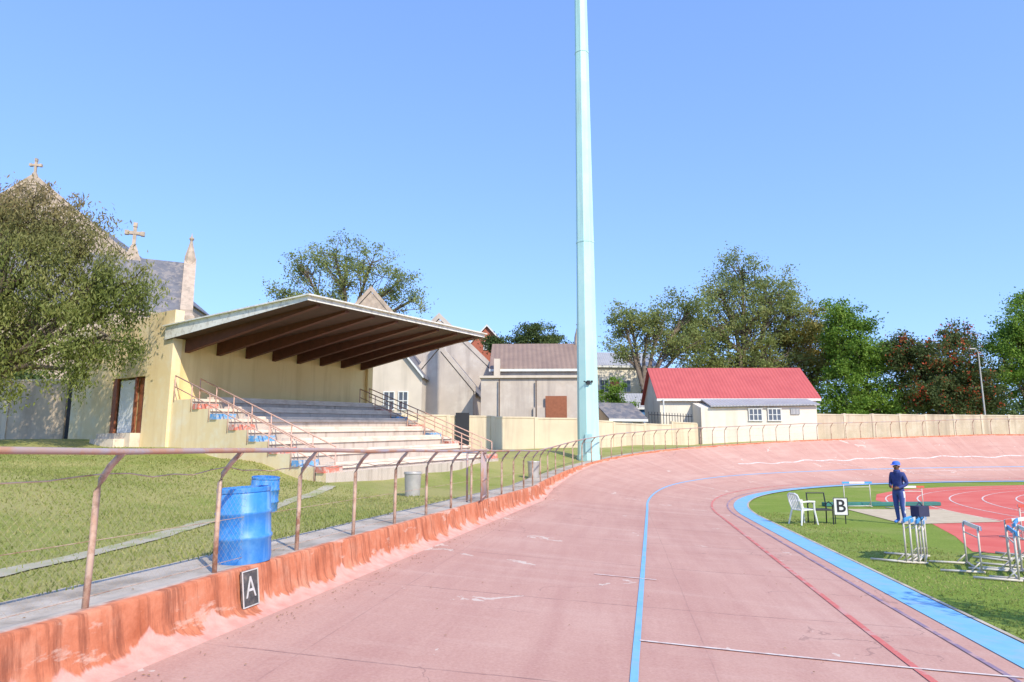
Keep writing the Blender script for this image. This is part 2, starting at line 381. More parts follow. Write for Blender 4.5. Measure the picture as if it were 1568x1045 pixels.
# ---------------------------------------------------------------- trees
BARK=M('bark',(.22,.17,.13),(.12,.09,.065),4,.95,bmp=.6,bscale=10)
def tree(name,root,blobs,mat,seed,k=4.0,leaves=120,leaf=.26,cr=.85,tr=.35,fork=None,droop=0,asp=.55,twigs=.6):
    rg=np.random.default_rng(seed); b=B(); root=Vector(root)
    cen=[Vector(q[:3]) for q in blobs]; avg=sum(cen,Vector())/len(cen); lo=min(q[2]-q[3]*.6 for q in blobs)
    fk=Vector(fork) if fork else Vector((root.x*.65+avg.x*.35,root.y*.65+avg.y*.35,max(root.z+1.5,lo)))
    m1=root.lerp(fk,.5)+Vector((.25,.1,0))*tr
    b.tube([root-Vector((0,0,.3)),root+Vector((0,0,.25)),m1,fk],[tr*1.5,tr*1.1,tr*.9,tr*.7],0,9)
    CP=[]
    for q in blobs:
        c=Vector(q[:3]); r=q[3]; md=fk.lerp(c,.5)+Vector(rg.normal(0,.12*r,3))
        b.tube([fk-Vector((0,0,.3)),md,c],[tr*.55,tr*.35,tr*.16],0,6)
        nC=max(4,int(k*r*r))
        d=rg.normal(size=(nC,3)); d/=np.linalg.norm(d,axis=1)[:,None]
        rr=r*(rg.random(nC)**.45)*rg.uniform(.75,1.12,nC)
        pp=np.array(c)+d*rr[:,None]*np.array([1,1,.85])
        for p in pp:
            CP.append(p)
            if rg.random()<twigs:
                st=md.lerp(c,rg.random()); pv=Vector(p); mm=st.lerp(pv,.55)+Vector(rg.normal(0,.1*r,3))
                b.tube([st,mm,pv],[tr*.13,tr*.08,tr*.03],0,4)
    nw=len(b.v); nf=len(b.f)
    CP=np.array(CP); N=len(CP)*leaves
    sz=rg.uniform(.55,1.25,len(CP))
    ctr=np.repeat(CP,leaves,0)+rg.normal(0,1,(N,3))*np.repeat(sz,leaves)[:,None]*cr*np.array([.5,.5,.36])
    if droop: ctr[:,2]-=np.abs(rg.normal(0,droop,N))
    u=rg.normal(size=(N,3)); 
    if droop: u[:,2]-=1.6
    u/=np.linalg.norm(u,axis=1)[:,None]
    w=np.cross(u,rg.normal(size=(N,3))); w/=np.linalg.norm(w,axis=1)[:,None]
    s=leaf*rg.uniform(.5,1.2,N)[:,None]
    V=np.stack([ctr-u*s*.5,ctr+w*s*asp*.5,ctr+u*s*.5,ctr-w*s*asp*.5],1).reshape(-1,3)
    verts=np.vstack([np.array(b.v),V])
    me=bpy.data.meshes.new(name)
    me.vertices.add(len(verts)); me.vertices.foreach_set('co',verts.ravel())
    loops=[i for f in b.f for i in f]; st=[];tot=[];a=0
    for f in b.f: st.append(a);tot.append(len(f)); a+=len(f)
    LI=np.concatenate([np.array(loops),np.arange(N*4)+nw]).astype(np.int32)
    LS=np.concatenate([np.array(st),a+np.arange(N)*4]).astype(np.int32); LT=np.concatenate([np.array(tot),np.full(N,4)]).astype(np.int32)
    me.loops.add(len(LI)); me.loops.foreach_set('vertex_index',LI)
    me.polygons.add(len(LS)); me.polygons.foreach_set('loop_start',LS); me.polygons.foreach_set('loop_total',LT)
    me.materials.append(BARK); me.materials.append(mat)
    me.polygons.foreach_set('material_index',np.concatenate([np.zeros(nf),np.ones(N)]).astype(np.int32))
    me.update(calc_edges=True); me.validate()
    o=bpy.data.objects.new(name,me); sc.collection.objects.link(o); return o
LF_W=leafmat('foliage_feathery',(.09,.12,.025),(.22,.25,.06),(.37,.36,.13),.35,high=((.36,.24,.14),10.0,4.0))
LF_S=leafmat('foliage_grey_green',(.14,.17,.05),(.29,.34,.11),(.46,.46,.17),.25,trans=.5)
LF_O=leafmat('foliage_autumn',(.13,.14,.03),(.30,.28,.08),(.62,.38,.07),.3)
LF_G=leafmat('foliage_bright',(.06,.12,.015),(.18,.31,.04),(.36,.48,.09),.4)
LF_D=leafmat('foliage_dark',(.04,.07,.02),(.10,.15,.045),(.20,.24,.08),.4)
LF_R=leafmat('foliage_red_flowers',(.04,.065,.02),(.11,.15,.045),(.21,.25,.10),.4,((.62,.12,.05),.62))
tree('pepper_tree',(-20.5,25.5,2.4),[(-21.4,24.5,12.1,1.6),(-20.3,24.5,11.6,1.8),(-18.6,24.5,11.3,1.9),(-17.0,24.5,10.5,1.6),(-15.9,24.5,9.6,1.4),(-17.5,24,8.5,2.4),(-15.4,24.5,8.3,1.8),(-14.3,24.5,8.2,1.1),(-13.5,24.6,7.8,.8),(-16,24,6.2,1.6),(-14.6,24.3,6.2,1.3),(-18.4,24,6.4,2.0),(-20.2,25,9.2,2.5),(-20.5,24.6,6.3,2.2),(-18,23.6,4.9,1.1),(-15.3,24,4.9,.8)],LF_W,1,k=7.6,leaves=175,leaf=.19,cr=.6,tr=.35,droop=.35,asp=.3,fork=(-19.4,25,5.2))
tree('bare_tree',(-17.6,70,3),[(-22,70,21,2.8),(-18.8,70,22.6,2.6),(-14.8,70,21.8,3),(-12,70,19.6,2.4),(-17.6,70,19.5,3),(-24.2,71,18.8,2.0),(-10.4,70,17.8,1.8),(-20,70,18,2.4),(-13.6,70,17.6,2.6),(-22.5,70,17.8,2)],LF_S,2,k=3.0,leaves=85,leaf=.27,cr=1.0,tr=.5,fork=(-17.5,70,13.5),twigs=1)
T3=[(22.2,75,15.8,3.8),(23.5,75,19.6,3.0),(26.4,76,22.6,2.9),(29.5,75,20.0,3.4),(31.3,75,17.3,3.2),(26.6,75,16.8,4.4),(21.6,75,11.9,3.4),(28.8,75,12.1,4.2),(25,75,12,3.5),(19.5,75,15.5,2.6)]
tree('sparse_tree',(25.5,75,3),T3,LF_S,3,k=3.6,leaves=95,leaf=.29,cr=1.1,tr=.6,fork=(25.5,75,9.5),twigs=1)
tree('sparse_tree',(14.6,72,3),[(11.9,72,16.0,2.2),(12.8,72,16.0,2.6),(15.8,72,16.9,2.4),(17.2,72,13.4,3.2),(11.8,72,12.9,2.2),(19.2,72,13.8,3.0),(14.5,72,14.2,2.4),(19.0,72,17,2.2)],LF_S,4,k=3.4,leaves=90,leaf=.29,cr=1.05,tr=.5,fork=(14.0,72,8.5),twigs=1)
tree('autumn_tree',(33.5,76,3),[(34.2,76,15.8,3.2),(33.9,76,11.4,3.8),(31,76,14,2.8),(36,76,13,2.5),(31,76,9.5,3),(20,78,9,2.8),(17,78,9.5,2.2)],LF_O,5,k=4.5,leaves=110,leaf=.3,cr=1.0,tr=.4)
tree('green_tree',(35.5,70,3),[(35,70,14.4,3.0),(35.8,70,10.8,3.8),(37.5,70,12.0,2.4),(33.7,70,7.3,3.2),(37.5,70,7.0,3.2),(33.6,70,16.2,1.7)],LF_G,6,k=6,leaves=130,leaf=.28,cr=1.0,tr=.4,twigs=.2)
tree('coral_tree',(43,68,3),[(40,68,11.5,2.7),(43.3,68,10.6,3.4),(44.8,68,13.0,1.9),(45.9,68,9.1,2.8),(40.7,68,7.8,3.2),(38.9,68,12.6,1.5),(47,68,7,2.2),(44,68,7,3)],LF_R,7,k=7,leaves=130,leaf=.28,cr=.9,tr=.4,twigs=.1)
tree('green_tree',(52,68,3),[(50.8,68,14.2,2.6),(50.4,68,9.8,3.2),(54,68,13,4.2),(48.9,68,12.3,1.6),(52.6,68,16.8,1.8),(55,68,8,4)],LF_G,8,k=6,leaves=130,leaf=.28,cr=.95,tr=.4,twigs=.2)
tree('dark_round_tree',(2.4,72,3),[(2.6,72,14.0,2.3),(4.2,72,13.4,1.7),(.9,72,13.4,1.6),(-1.8,72,13.3,1.5),(2.5,72,11,2.5)],LF_D,9,k=9,leaves=120,leaf=.25,cr=.7,tr=.3,twigs=0)
tree('garden_shrub',(9.3,60,2.6),[(9,60,7.4,1.2),(8.6,60,6.3,1.2),(9.8,60,6.2,1.1),(9.2,60,5,1.4)],LF_G,10,k=9,leaves=110,leaf=.22,cr=.5,tr=.12,twigs=0)
tree('distant_trees',(30,95,3),[(x,95+4*math.sin(x),6+1.6*math.sin(x*.7),4.2) for x in range(-60,90,6)],LF_D,11,k=1.6,leaves=90,leaf=.6,cr=1.9,tr=.2,twigs=0)
tree('garden_tree',(-27,36,2.8),[(-27,36,5.4,1.7),(-24,36.5,5.0,1.5),(-30,36,6,2),(-21.5,36,4.8,1.2)],LF_D,12,k=7,leaves=100,leaf=.25,cr=.7,tr=.15,twigs=.1)
tree('small_tree',(8.7,5.0,0),[(8.4,5.2,3.6,.7),(9.1,4.8,3.9,.7),(8.7,5.5,4.3,.5)],LF_G,13,k=14,leaves=70,leaf=.12,cr=.4,tr=.07,twigs=.6)
# ---------------------------------------------------------------- grandstand
CREAM=M('cream_plaster',(.88,.70,.42),(.82,.63,.35),.8,.85,bmp=.15,bscale=25,stain=((.86,.75,.54),1.5,.25),streak=((.70,.50,.26),2.5,.4))
CREAM2=M('cream_plaster_inside',(.90,.69,.34),(.84,.62,.29),.8,.85,streak=((.70,.50,.22),2,.3))
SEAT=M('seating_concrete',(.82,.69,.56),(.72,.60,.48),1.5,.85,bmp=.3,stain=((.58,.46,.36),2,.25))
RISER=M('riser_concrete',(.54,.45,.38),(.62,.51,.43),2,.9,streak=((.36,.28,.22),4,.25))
WHT=M('peeling_white',(.82,.79,.72),(.76,.72,.64),2,.7,stain=((.42,.37,.32),5,.25))
BROWN=M('dark_brown_timber',(.085,.045,.03),(.06,.035,.025),4,.7)
BEAM=M('red_brown_beam',(.15,.055,.035),(.10,.04,.028),4,.65)
PR=M('step_paint_red',(.66,.14,.09),(.64,.27,.2),6,.7,stain=((.6,.45,.38),7,.1))
PB=M('step_paint_blue',(.08,.30,.64),(.2,.42,.64),6,.7,stain=((.5,.46,.44),7,.1))
DOORW=M('door_white',(.86,.85,.82),(.78,.78,.76),3,.5); DOORB=M('door_brown',(.34,.12,.06),(.26,.09,.045),6,.6)
A_=(-12.95,26);B_=(-6.64,21.9);C_=(-1.5,31.2);D_=(-7.5,35.4)
def G(s,w,h):
    x=(1-s)*((1-w)*A_[0]+w*B_[0])+s*((1-w)*D_[0]+w*C_[0]); y=(1-s)*((1-w)*A_[1]+w*B_[1])+s*((1-w)*D_[1]+w*C_[1])
    return Vector((x,y,h+.35*s))
def gx(b,s0,s1,w0,w1,h0,h1,m=0,ms=None,hb=None,ht=None):
    hb=hb or (h0,h0); ht=ht or (h1,h1)
    b.hexa([G(s0,w0,hb[0]),G(s0,w1,hb[1]),G(s1,w1,hb[1]),G(s1,w0,hb[0]),G(s0,w0,ht[0]),G(s0,w1,ht[1]),G(s1,w1,ht[1]),G(s1,w0,ht[0])],m,ms)
stand=group('grandstand')
NT=7; wt=[.03+i*.15 for i in range(NT+1)]
tb=B(); wcur=0
for i in range(NT):
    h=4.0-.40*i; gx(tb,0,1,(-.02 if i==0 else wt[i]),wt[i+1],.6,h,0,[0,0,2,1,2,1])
    gx(tb,.0,1,wt[i+1]+.0005,wt[i+1]+.008,h-.10,h+.004,0)
    gx(tb,.082,.918,wt[i+1]-.055,wt[i+1]-.004,h+.012,h+.10,0)
gx(tb,0,1,wt[-1]+.009,wt[-1]+.07,.6,1.42,0,[0,0,2,1,2,1])
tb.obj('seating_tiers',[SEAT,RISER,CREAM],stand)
st=B()
for (s0,s1) in ((-.004,.075),(.925,1.004)):
    for i in range(NT):
        h=4.0-.40*(i+1)
        if i==NT-1: h=1.42-.0
        top=h+.2
        gx(st,s0,s1,wt[i+1]+.012,wt[i+1]+.06,h-.0,top,0,[0,0,1+(i%2),1+(i%2),1+(i%2),0])
st.obj('aisle_steps',[SEAT,PR,PB],stand)
bw=B()
gx(bw,.0,1,-.045,-.002,1.8,6.45,0); gx(bw,.985,1.02,-.06,.02,1.8,6.5,0)
bw.obj('back_wall',CREAM2,stand)
rf=B()
gx(rf,-.02,1.02,-.06,1.02,0,0,0,[1,0,0,0,0,0],hb=(6.34,6.93),ht=(6.86,7.08))
gx(rf,-.028,1.028,-.07,1.035,0,0,0,None,hb=(6.862,7.082),ht=(6.91,7.13))
rf.obj('roof',[WHT,BROWN],stand)
bmz=B()
for k in range(8):
    s=.045+k*.13
    b8=[G(s-.009,.0,5.86),G(s-.009,.99,6.84),G(s+.009,.99,6.84),G(s+.009,0,5.86),G(s-.009,0,6.42),G(s-.009,.99,6.92),G(s+.009,.99,6.92),G(s+.009,0,6.42)]
    bmz.hexa(b8)
bmz.obj('roof_beams',BEAM,stand)
Fx,Fy=-.839,.545; Lx,Ly=.545,.839
def AN(d,t_,z): return Vector((A_[0]+Fx*d+Lx*t_,A_[1]+Fy*d+Ly*t_,z))
def ax(b,d0,d1,t0,t1,z0,z1,m=0): b.hexa([AN(d0,t0,z0),AN(d1,t0,z0),AN(d1,t1,z0),AN(d0,t1,z0),AN(d0,t0,z1),AN(d1,t0,z1),AN(d1,t1,z1),AN(d0,t1,z1)],m)
an=B(); ax(an,0,1.75,-.12,.25,1.5,7.5); ax(an,1.75,4.4,-.0,.25,5.05,7.42); ax(an,4.4,7.8,0,.25,1.8,7.42); ax(an,7.55,7.8,.25,5,1.8,7.42); ax(an,1.75,4.4,.3,1.5,1.8,5.0); ax(an,.3,7.5,4.8,5,1.8,7.4); ax(an,.25,7.55,.25,4.8,7.0,7.2)
an.obj('annex_walls',CREAM,stand)
dd=B(); ax(dd,2.75,3.95,.10,.16,2.82,4.95); dd.obj('white_door',DOORW,stand)
dd=B(); ax(dd,1.8,2.6,.16,.22,2.8,5.0); ax(dd,2.62,2.73,.02,.12,2.8,5.04); ax(dd,4.1,4.38,.02,.12,2.4,5.04); dd.obj('brown_door',DOORB,stand)
dd=B(); ax(dd,1.8,4.35,-.5,.28,1.9,2.78); ax(dd,2.2,4.0,-.9,-.5,1.9,2.55); dd.obj('door_steps',SEAT,stand)
RAILM=M('handrail_paint',(.70,.44,.36),(.58,.36,.29),6,.6,stain=((.48,.27,.18),6,.15))
hr=B()
def hrail(s,w0,w1,off=.9):
    def hz(w): return 4.0-.4*((w-wt[0])/.15)
    pts=[G(s,w0,hz(w0)+off),G(s,w1,hz(w1)+off+.1)]
    hr.tube(pts,.025); hr.tube([p-Vector((0,0,.42)) for p in pts],.02)
    n=7
    for k in range(n+1):
        w=w0+(w1-w0)*k/n; hr.tube([G(s,w,hz(w)-.1),G(s,w,hz(w)+off+.1*k/n)],.022)
hrail(.0,.02,1.08); hrail(.085,.05,1.08); hrail(.915,.05,1.1); hrail(1.0,.02,1.1)
hr.obj('handrails',RAILM,stand,smooth=True)
# ---------------------------------------------------------------- buildings
GLASS,_,_b=base('window_glass',.1,.6); _b.inputs['Base Color'].default_value=(.10,.11,.14,1)
FRAME=M('window_frame',(.75,.74,.70),None,4,.6)
GREYST=M('grey_stucco',(.58,.49,.41),(.49,.41,.345),.8,.9,bmp=.2,streak=((.36,.30,.26),1.2,.25),stain=((.62,.54,.46),.9,.2))
CREAMST=M('pale_stucco',(.68,.58,.47),(.60,.51,.41),.8,.9,streak=((.46,.39,.31),1.2,.3))
STONE=M('church_stone',(.56,.44,.34),(.42,.32,.25),2.2,.9,bmp=.3,bscale=6,stain=((.31,.25,.20),1.5,.2))
SLATE=M('slate',(.18,.175,.19),(.12,.12,.14),1.5,.6,stain=((.25,.22,.21),1.8,.1))
WHITE=M('white_wall',(.80,.72,.60),(.74,.65,.53),1,.85,streak=((.62,.52,.41),1.2,.3))
BRICK=M('red_brick',(.48,.15,.09),(.38,.12,.08),4,.9)
def ribbed(name,c1,c2,sc_,ax=0):
    m,nt,b=base(name,.5,.4)
    tc=nn(nt,'ShaderNodeTexCoord').outputs['Object']
    wv=nn(nt,'ShaderNodeTexWave',bands_direction='X' if ax==0 else 'Y'); wv.inputs['Scale'].default_value=sc_; nt.links.new(tc,wv.inputs['Vector'])
    col=ramp(nt,noise(nt,tc,.9,6,.6),[(.3,c2),(.7,c1)]); col=mix(nt,math_(nt,'MULTIPLY',wv.outputs[1],.22),col,tuple(q*.5 for q in c1))
    nt.links.new(col,b.inputs['Base Color']); bump(nt,b,wv.outputs[1],.5,.05); return m
REDROOF=ribbed('red_sheet_roof',(.56,.115,.10),(.48,.09,.08),1.1)
BRROOF=ribbed('brown_tile_roof',(.33,.22,.16),(.25,.165,.125),.8)
GREYROOF=ribbed('grey_sheet_roof',(.44,.43,.43),(.35,.34,.35),1.2)
def house(name,x,y,ang,w,d,z0,eave,ridge,axis,wallm,roofm,wins=(),over=.25,parapet=0,cw=.25):
    g=group(name); Rm=Matrix.Rotation(ang,3,'Z')
    T=lambda a,b_,c: Vector((x,y,0))+Rm@Vector((a,b_,c))
    b=B()
    if axis=='y':
        P=[(-w/2,z0),(w/2,z0),(w/2,eave),(0,ridge),(-w/2,eave)]
        v=[T(a,0,c) for a,c in P]+[T(a,d,c) for a,c in P]
        b.add(v,[(0,1,2,3,4),(9,8,7,6,5),(0,5,6,1),(1,6,7,2),(4,9,5,0)])
    else:
        P=[(0,z0),(0,eave),(d/2,ridge),(d,eave),(d,z0)]
        v=[T(-w/2,a,c) for a,c in P]+[T(w/2,a,c) for a,c in P]
        b.add(v,[(0,1,2,3,4),(9,8,7,6,5),(0,5,6,1),(3,8,9,4)])
    b.obj('walls',wallm,g)
    r=B(); th=.12; ov=over
    if axis=='y':
        sl=(ridge-eave)/(w/2)
        y0=parapet if parapet else -ov
        for sg in (-1,1):
            e=(w/2+ov); ez=eave-sl*ov
            q=[T(0,y0,ridge+.02),T(sg*e,y0,ez+.02),T(sg*e,d+ov,ez+.02),T(0,d+ov,ridge+.02)]
            r.hexa(q+[p+Vector((0,0,th)) for p in q])
        r.obj('roof',roofm,g)
        k=B()
        for sg in (-1,1):
            e=w/2+ov*.6; ez=eave-sl*ov*.6; yy=-.06 if parapet else -ov-.04; h_=.35 if parapet else .0; tt=.5 if parapet else .2
            q=[T(0,yy,ridge+h_-tt*.5),T(sg*e,yy,ez+h_-tt*.5),T(sg*e,yy+(.4 if parapet else .035),ez+h_-tt*.5),T(0,yy+(.4 if parapet else .035),ridge+h_-tt*.5)]
            k.hexa(q+[p+Vector((0,0,tt)) for p in q])
        k.obj('gable_coping',wallm if parapet else FRAME,g)
    else:
        sl=(ridge-eave)/(d/2)
        for sg in (-1,1):
            y1=d/2+sg*(d/2+ov); ez=eave-sl*ov
            q=[T(-w/2-ov,d/2,ridge+.02),T(-w/2-ov,y1,ez+.02),T(w/2+ov,y1,ez+.02),T(w/2+ov,d/2,ridge+.02)]
            r.hexa(q+[p+Vector((0,0,th)) for p in q])
        r.obj('roof',roofm,g)
        k=B()
        q0=[T(-w/2-ov,-ov-.03,eave-sl*ov-.12),T(w/2+ov,-ov-.03,eave-sl*ov-.12),T(w/2+ov,-ov+.0,eave-sl*ov-.12),T(-w/2-ov,-ov,eave-sl*ov-.12)]
        k.hexa(q0+[p+Vector((0,0,.2)) for p in q0])
        if parapet:
            for sx in (-1,1):
                for sg in (-1,1):
                    y1=d/2+sg*(d/2+.3); 
                    q=[T(sx*w/2-cw,d/2,ridge-.1),T(sx*w/2-cw,y1,eave-.5),T(sx*w/2+cw+.05,y1,eave-.5),T(sx*w/2+cw+.05,d/2,ridge-.1)]
                    k.hexa(q+[p+Vector((0,0,.75)) for p in q])
        k.obj('trim',wallm if parapet else FRAME,g)
    wf=B();wg=B();wd=B()
    for (u,zc,ww,hh,kind) in wins:
        b_=[T(u-ww/2,-.03,zc-hh/2),T(u+ww/2,-.03,zc-hh/2),T(u+ww/2,.05,zc-hh/2),T(u-ww/2,.05,zc-hh/2)]; wg.hexa(b_+[p+Vector((0,0,hh)) for p in b_])
        f=.07
        for (a0,a1,c0,c1) in ((-ww/2-f,-ww/2,-hh/2-f,hh/2+f),(ww/2,ww/2+f,-hh/2-f,hh/2+f),(-ww/2,ww/2,hh/2,hh/2+f),(-ww/2,ww/2,-hh/2-f,-hh/2),(-.03,.03,-hh/2,hh/2),(-ww/2,-.03,-.03,.03),(.03,ww/2,-.03,.03)):
            b_=[T(u+a0,-.08,zc+c0),T(u+a1,-.08,zc+c0),T(u+a1,.03,zc+c0),T(u+a0,.03,zc+c0)]; wf.hexa(b_+[p+Vector((0,0,c1-c0)) for p in b_])
    if wg.v: wg.obj('window_glass',GLASS,g); wf.obj('window_frames',FRAME,g)
    return g,T
def finial(name,parent,p,h,m,crossbar=True,ang=0):
    b=B(); x,y,z=p; Rz=Matrix.Rotation(ang,3,'Z')
    if crossbar:
        b.hexa([Vector(p)+Rz@Vector(q) for q in [(-h*.3,-.3,-h*.35),(h*.3,-.3,-h*.35),(h*.3,.3,-h*.35),(-h*.3,.3,-h*.35),(-h*.07,-.12,h*.32),(h*.07,-.12,h*.32),(h*.07,.12,h*.32),(-h*.07,.12,h*.32)]])
        b.box((x,y,z+h*.66),(h*.1,h*.1,h*.68),0,ang); b.box((x,y,z+h*.72),(h*.46,h*.12,h*.1),0,ang)
        for q in ((-.23,.72),(.23,.72),(0,1.0)): b.box(tuple(Vector(p)+Rz@Vector((q[0]*h,0,q[1]*h))),(h*.12,h*.14,h*.14),0,ang)
    else:
        b.lathe((x,y,z),[(h*.24,-.8),(h*.22,0),(h*.08,h*.55),(h*.05,h*.7),(h*.1,h*.78),(h*.1,h*.82),(h*.04,h*.86),(0.001,h*1.05)],8)
    b.obj(name,m,parent)
g,T=house('church',-36.2,57.2,.45,15,9,3,14.4,20.0,'x',STONE,SLATE,parapet=1,cw=.5)
finial('east_pinnacle',g,T(7.5,4.5,20.7),2.4,STONE,False)
finial('gable_cross',g,T(2.6,4.5,20.4),2.9,STONE,True,.45)
b=B()
for k in range(3): b.lathe(tuple(T(7.5,-.4,14.0-k*3)),[(1.0,-3),(.8,0),(.5,.3)],4)
b.obj('buttress',STONE,g)
g,T=house('church_nave',-48,65,.15,22,26,3,19.9,29.0,'y',STONE,SLATE,parapet=1)
finial('nave_cross',g,T(0,.2,29.1),2.0,STONE,True,.15)
g,T=house('stone_chapel',-12.7,60,0,9,12,3,11.0,16.2,'y',STONE,SLATE,parapet=1)
g,T=house('pale_gabled_house',-25.3,64,.1,5,8,3,10,15.6,'y',WHITE,SLATE)
g,T=house('stucco_house',-8.9,50,-.05,4.6,9,2.2,7.6,10.4,'y',CREAMST,SLATE,wins=[(-.1,5.7,.7,1.25,'w'),(.95,5.7,.6,1.25,'w')])
g,T=house('stucco_hall',-6.2,57,-.1,10,12,2.2,8.2,13.1,'y',GREYST,SLATE,parapet=1)
g,T=house('stucco_wing',-5.6,51.5,-.12,5.4,7,2.2,6.5,9.7,'y',GREYST,SLATE,parapet=1,wins=[(-1.7,4.6,.5,1.2,'w')])
b=B(); b.box((-8.0,51.2,9.2),(.5,.5,2.2)); b.box((-7.2,50.8,5.6),(.08,.08,5.5)); b.obj('drainpipe_and_chimney',BROWN,g)
g,T=house('tiled_hall',2.0,55,-.03,7.2,8,2.2,8.7,11.2,'x',GREYST,BRROOF)
b=B(); b.box((5.75,58.8,11.2),(.35,.35,1.6)); b.box((-1.2,54.6,8.6),(.5,.5,1.6)); b.obj('chimneys',CREAMST,g); finial('finial',g,(5.75,58.8,11.9),1.4,STONE,False)
g=group('flat_roofed_outbuilding'); b=B(); b.box((1.5,49.8,4.6),(7.3,3,5.2),0,-.04); b.box((2.6,48.2,3.6),(2.2,.3,3.0),0,-.04); b.obj('walls',GREYST,g)
b=B(); b.box((1.5,49.7,7.28),(7.5,3.2,.16),0,-.04); b.obj('coping',CREAMST,g)
b=B(); b.box((3.1,48.02,4.6),(1.5,.1,2.6),0,-.04); b.obj('door',DOORB,g)
b=B(); b.box((-.9,48.2,4.6),(.07,.07,5.0)); b.box((1.7,48.1,4.8),(.07,.07,4.4)); b.obj('drainpipes',BROWN,g)
g,T=house('red_brick_house',-2.8,75,0,4.2,8,3,13.6,15.9,'y',BRICK,GREYROOF,wins=[(0,13.6,.6,.8,'w')])
g,T=house('white_house',13.2,80,.1,8,8,3,12.0,14.0,'x',WHITE,GREYROOF,wins=[(-2.4,9.6,1.0,1.3,'w'),(.2,9.6,1.0,1.3,'w'),(2.5,9.6,1.0,1.3,'w')])
b=B(); b.box(tuple(T(-1.2,-.2,9.3)),(1.0,.2,1.7)); b.obj('red_door',BRICK,g)
g,T=house('grey_cottage',9.4,56,.3,3.0,5,2.4,4.7,6.0,'x',GREYST,SLATE,wins=[(0,4.0,.8,.7,'w')])
g,T=house('blue_shed',12.0,66,.0,4.0,4,2.4,6.3,7.6,'x',M('blue_paint',(.10,.25,.5),None,3,.6),GREYROOF)
g,T=house('clubhouse',18.7,56.6,-.01,12.9,7,2.0,6.5,9.2,'x',WHITE,REDROOF,over=.3)
b=B(); fx0,fx1,fy=14.9,24.0,54.0
b.hexa([(fx0,fy,1.8),(fx1,fy,1.8),(fx1,56.55,1.8),(fx0,56.55,1.8),(fx0,fy,5.45),(fx1,fy,5.6),(fx1,56.55,6.1),(fx0,56.55,6.0)]); b.obj('lean_to_walls',WHITE,g)
b=B(); q=[Vector((15.6,53.7,5.5)),Vector((24.2,53.7,5.63)),Vector((24.2,56.3,6.25)),Vector((15.6,56.3,6.2))]; b.hexa(q+[p+Vector((0,0,.1)) for p in q]); b.obj('lean_to_roof',GREYROOF,g)
wg=B();wf=B()
for cx in (19.15,20.65):
    wg.box((cx,53.97,4.9),(1.0,.08,.85)); 
    for k in range(4): wf.box((cx-.5+k/3,53.92,4.9),(.07,.06,.9))
    wf.box((cx,53.915,5.36),(1.14,.07,.08)); wf.box((cx,53.915,4.44),(1.14,.07,.08)); wf.box((cx,53.925,4.9),(1.0,.04,.05))
wg.obj('window_glass',GLASS,g); wf.obj('window_frames',FRAME,g)
b=B(); b.box((22.3,53.94,5.15),(.7,.06,.45)); b.obj('grey_panel',GREYROOF,g)
b=B(); b.tube([(12.45,56.2,2.2),(12.45,56.2,6.3)],.06); b.obj('downpipe',FRAME,g)
PANEL=M('precast_panel',(.60,.47,.34),(.51,.40,.29),1.2,.9,streak=((.38,.29,.22),1.5,.25),stain=((.64,.52,.40),1,.2))
PTRIM=M('precast_pilaster',(.70,.57,.43),(.60,.49,.37),1.2,.9,streak=((.46,.36,.27),1.5,.25))
PCREAM=M('boundary_plaster',(.74,.61,.43),(.66,.53,.37),1,.9,streak=((.52,.41,.29),1.2,.2))
def wall(name,pts,top,z0,mat,step,th=.14,rails=True,pm=None):
    g=group(name); b=B(); p=B()
    for (a,za),(c,zc) in zip(zip(pts,top),zip(pts[1:],top[1:])):
        a=Vector((*a,0));c=Vector((*c,0)); l=(c-a).length; d=(c-a)/l; ang=math.atan2(d.y,d.x); n=max(1,int(l/step))
        for k in range(n):
            q=a.lerp(c,(k+.5)/n); zt=za+(zc-za)*(k+.5)/n
            b.box((q.x,q.y,(z0+zt)/2),(l/n,th,zt-z0),0,ang)
            q=a.lerp(c,k/n); p.box((q.x,q.y,(z0+zt+.1)/2),(.24,th+.1,zt-z0+.1),0,ang)
            if rails:
                q=a.lerp(c,(k+.5)/n); p.box((q.x,q.y,zt+.02),(l/n-.24,th+.06,.1),0,ang)
    b.obj('panels',mat,g,bevel=.01); p.obj('pilasters',pm or mat,g,bevel=.01)
wall('boundary_wall',[(-9,41.5),(-4,43),(4.3,44.5),(9.6,50),(14.6,54.2)],[4.25,4.25,4.1,3.9,4.3],1.5,PCREAM,2.6)
wall('boundary_wall',[(24.3,55.2),(36,59.8),(50,62.5),(70,62)],[4.95,5.15,5.2,5.2],2.0,PANEL,2.55,pm=PTRIM)
wall('boundary_wall',[(-34,31.5),(-20.3,31.2)],[5.3,5.25],2.0,PANEL,2.4,pm=PTRIM)
DARK=M('black_metal',(.03,.03,.035),None,4,.5)
b=B(); b.box((-3.1,42.95,3.3),(.85,.1,2.3),0,.15); b.obj('steel_gate',DARK)
b=B(); b.box((-19.9,31.1,4.0),(.5,.2,3.0)); b.obj('dark_opening',DARK)  # opening at the wall end, its shade put in as a solid black block
b=B()
for k in range(16): b.tube([(10.3+k*.27,51.6+k*.22,3.3),(10.3+k*.27,51.6+k*.22,5.0)],.025,0,5)
b.tube([(10.3,51.6,4.8),(14.4,54.9,4.8)],.03); b.tube([(10.3,51.6,3.7),(14.4,54.9,3.7)],.03); b.obj('palisade_fence',DARK)
